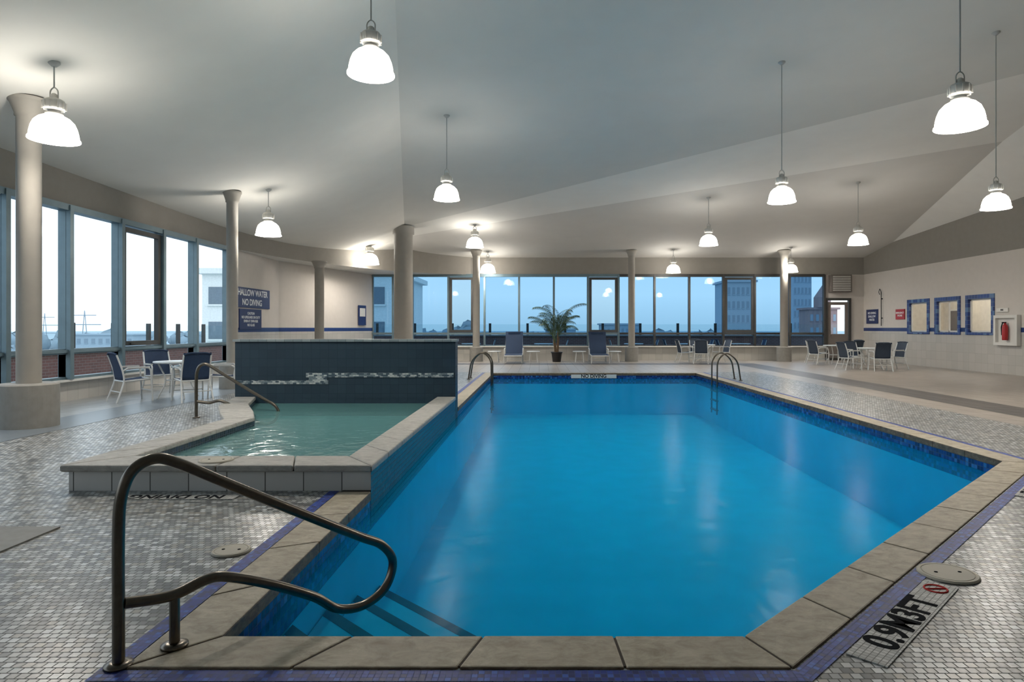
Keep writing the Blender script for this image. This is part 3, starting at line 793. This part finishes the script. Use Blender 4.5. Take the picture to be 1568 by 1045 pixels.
f.box((-12.6,YB,-.05),(-12.3,33.2,.72)); f.box((-12.6,32.9,-.05),(16,33.2,1.0)); 
f.box((-12.66,YB,.72),(-12.24,33.2,.78),1); f.box((-12.6,32.84,1.0),(16,33.26,1.06),1)
f.obj('terrace_parapet',[brick_m,simple('parapet_cap',srgb(126,126,124),.7)])
f=MB()
y=-3.0
while y<33: f.box((-12.49,y-.07,.78),(-12.41,y+.07,1.55)); f.box((-12.51,y-.09,.78),(-12.39,y+.09,.86)); y+=1.7
x=-12
while x<16: f.box((x-.06,33.0,1.06),(x+.06,33.1,1.65)); x+=1.9
f.obj('terrace_railing',[frame_dk])
f=MB(); f.quad([(-12.45,YB,.82),(-12.45,33,.82),(-12.45,33,1.5),(-12.45,YB,1.5)]); f.quad([(-12.45,33.05,1.1),(16,33.05,1.1),(16,33.05,1.6),(-12.45,33.05,1.6)]); f.obj('terrace_glass_balustrade',[glass('balustrade_glass',(.86,.93,.94,1),.05)])
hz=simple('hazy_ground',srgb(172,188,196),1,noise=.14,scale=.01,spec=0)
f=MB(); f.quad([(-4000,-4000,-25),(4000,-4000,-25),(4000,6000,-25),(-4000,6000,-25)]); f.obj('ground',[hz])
# trees
f=MB(); R=random.Random(3)
def blob(c,r):
    vs=[];n=8;m=5
    for i in range(m+1):
        ph=math.pi*i/m
        for j in range(n):
            a=2*math.pi*j/n; k=r*R.uniform(.75,1.2); vs.append((c[0]+k*math.sin(ph)*math.cos(a),c[1]+k*math.sin(ph)*math.sin(a),c[2]+k*math.cos(ph)))
    f.add(vs,[(i*n+j,i*n+(j+1)%n,(i+1)*n+(j+1)%n,(i+1)*n+j) for i in range(m) for j in range(n)],0,True)
for i in range(1500):
    x=R.uniform(-700,300); d=R.uniform(240,340); t=x/d
    grove=(-.21<t<-.09)
    h=R.uniform(-16,-3.5)+(R.uniform(2,6.5) if grove else 0); blob((x,d,h),R.uniform(2,4.5))
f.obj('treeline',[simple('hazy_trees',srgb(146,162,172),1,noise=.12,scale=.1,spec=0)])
f=MB()
def bldg(x0,x1,y0,y1,top,cols,rows,fh=3.2,mi=0):
    f.box((x0,y0,-25),(x1,y1,top),mi); f.box((x0-.5,y0-.5,top),(x1+.5,y1+.5,top+.5),mi); 
    w_=(x1-x0)/cols
    for c in range(cols):
        for r in range(rows):
            zt=top-1.2-r*fh; f.box((x0+w_*(c+.25),y0-.06,zt-1.6),(x0+w_*(c+.75),y0+.05,zt),1)
            f.box((x0+w_*(c+.2),y0-.2,zt-1.75),(x0+w_*(c+.8),y0+.05,zt-1.6),mi)
bldg(-31,-13.6,60,76,6.4,7,6)
f.obj('office_building',[simple('pale_facade',srgb(226,226,220),.9),simple('facade_windows',srgb(104,118,128),.2)])
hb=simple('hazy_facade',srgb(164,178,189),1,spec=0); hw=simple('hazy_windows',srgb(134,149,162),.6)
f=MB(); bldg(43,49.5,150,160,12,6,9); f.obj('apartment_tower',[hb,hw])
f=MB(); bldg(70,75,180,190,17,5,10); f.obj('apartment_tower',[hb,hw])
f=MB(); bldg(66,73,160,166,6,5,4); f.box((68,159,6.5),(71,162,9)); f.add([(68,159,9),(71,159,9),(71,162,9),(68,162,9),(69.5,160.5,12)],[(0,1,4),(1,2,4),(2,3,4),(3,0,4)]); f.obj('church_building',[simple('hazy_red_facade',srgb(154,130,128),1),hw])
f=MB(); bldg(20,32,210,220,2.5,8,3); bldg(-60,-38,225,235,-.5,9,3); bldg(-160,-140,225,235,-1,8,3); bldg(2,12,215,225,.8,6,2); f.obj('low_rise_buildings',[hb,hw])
# pylons
f=MB()
for px_,py_ in ((-250,330),(-195,280)):
    for s in (-1,1): f.tube([(px_+s*3,py_,-25),(px_,py_,9)],.2,4)
    for z,wd in ((7,5),(3,7),(-1,8)): f.tube([(px_-wd,py_,z),(px_+wd,py_,z)],.18,4)
f.obj('power_pylons',[hb])

# ------------------------------------------------------------------ world
wd=bpy.data.worlds.new('World'); scene.world=wd; wd.use_nodes=True; nt=wd.node_tree
bg=nt.nodes['Background']; tc=nt.nodes.new('ShaderNodeTexCoord'); sp=nt.nodes.new('ShaderNodeSeparateXYZ'); rp=nt.nodes.new('ShaderNodeValToRGB')
nt.links.new(tc.outputs['Generated'],sp.inputs[0]); nt.links.new(sp.outputs[2],rp.inputs[0]); nt.links.new(rp.outputs[0],bg.inputs[0])
el=rp.color_ramp.elements; el[0].position=0; el[0].color=(.66,.74,.78,1); el[1].position=.6; el[1].color=(.68,.80,.93,1); k=el.new(.05); k.color=(.88,.94,.97,1)
k=el.new(.14); k.color=(.74,.87,.98,1)
bg.inputs[1].default_value=1.65

# ------------------------------------------------------------------ camera
cd=bpy.data.cameras.new('camera'); cam=bpy.data.objects.new('camera',cd); scene.collection.objects.link(cam)
cam.location=(0,0,1.4); cam.rotation_euler=(math.pi/2,0,0)
cd.sensor_width=36; cd.lens=36*1000/1568; cd.shift_x=-42/1568; cd.shift_y=-19.5/1568; cd.clip_end=9000; cd.clip_start=.05
scene.camera=cam
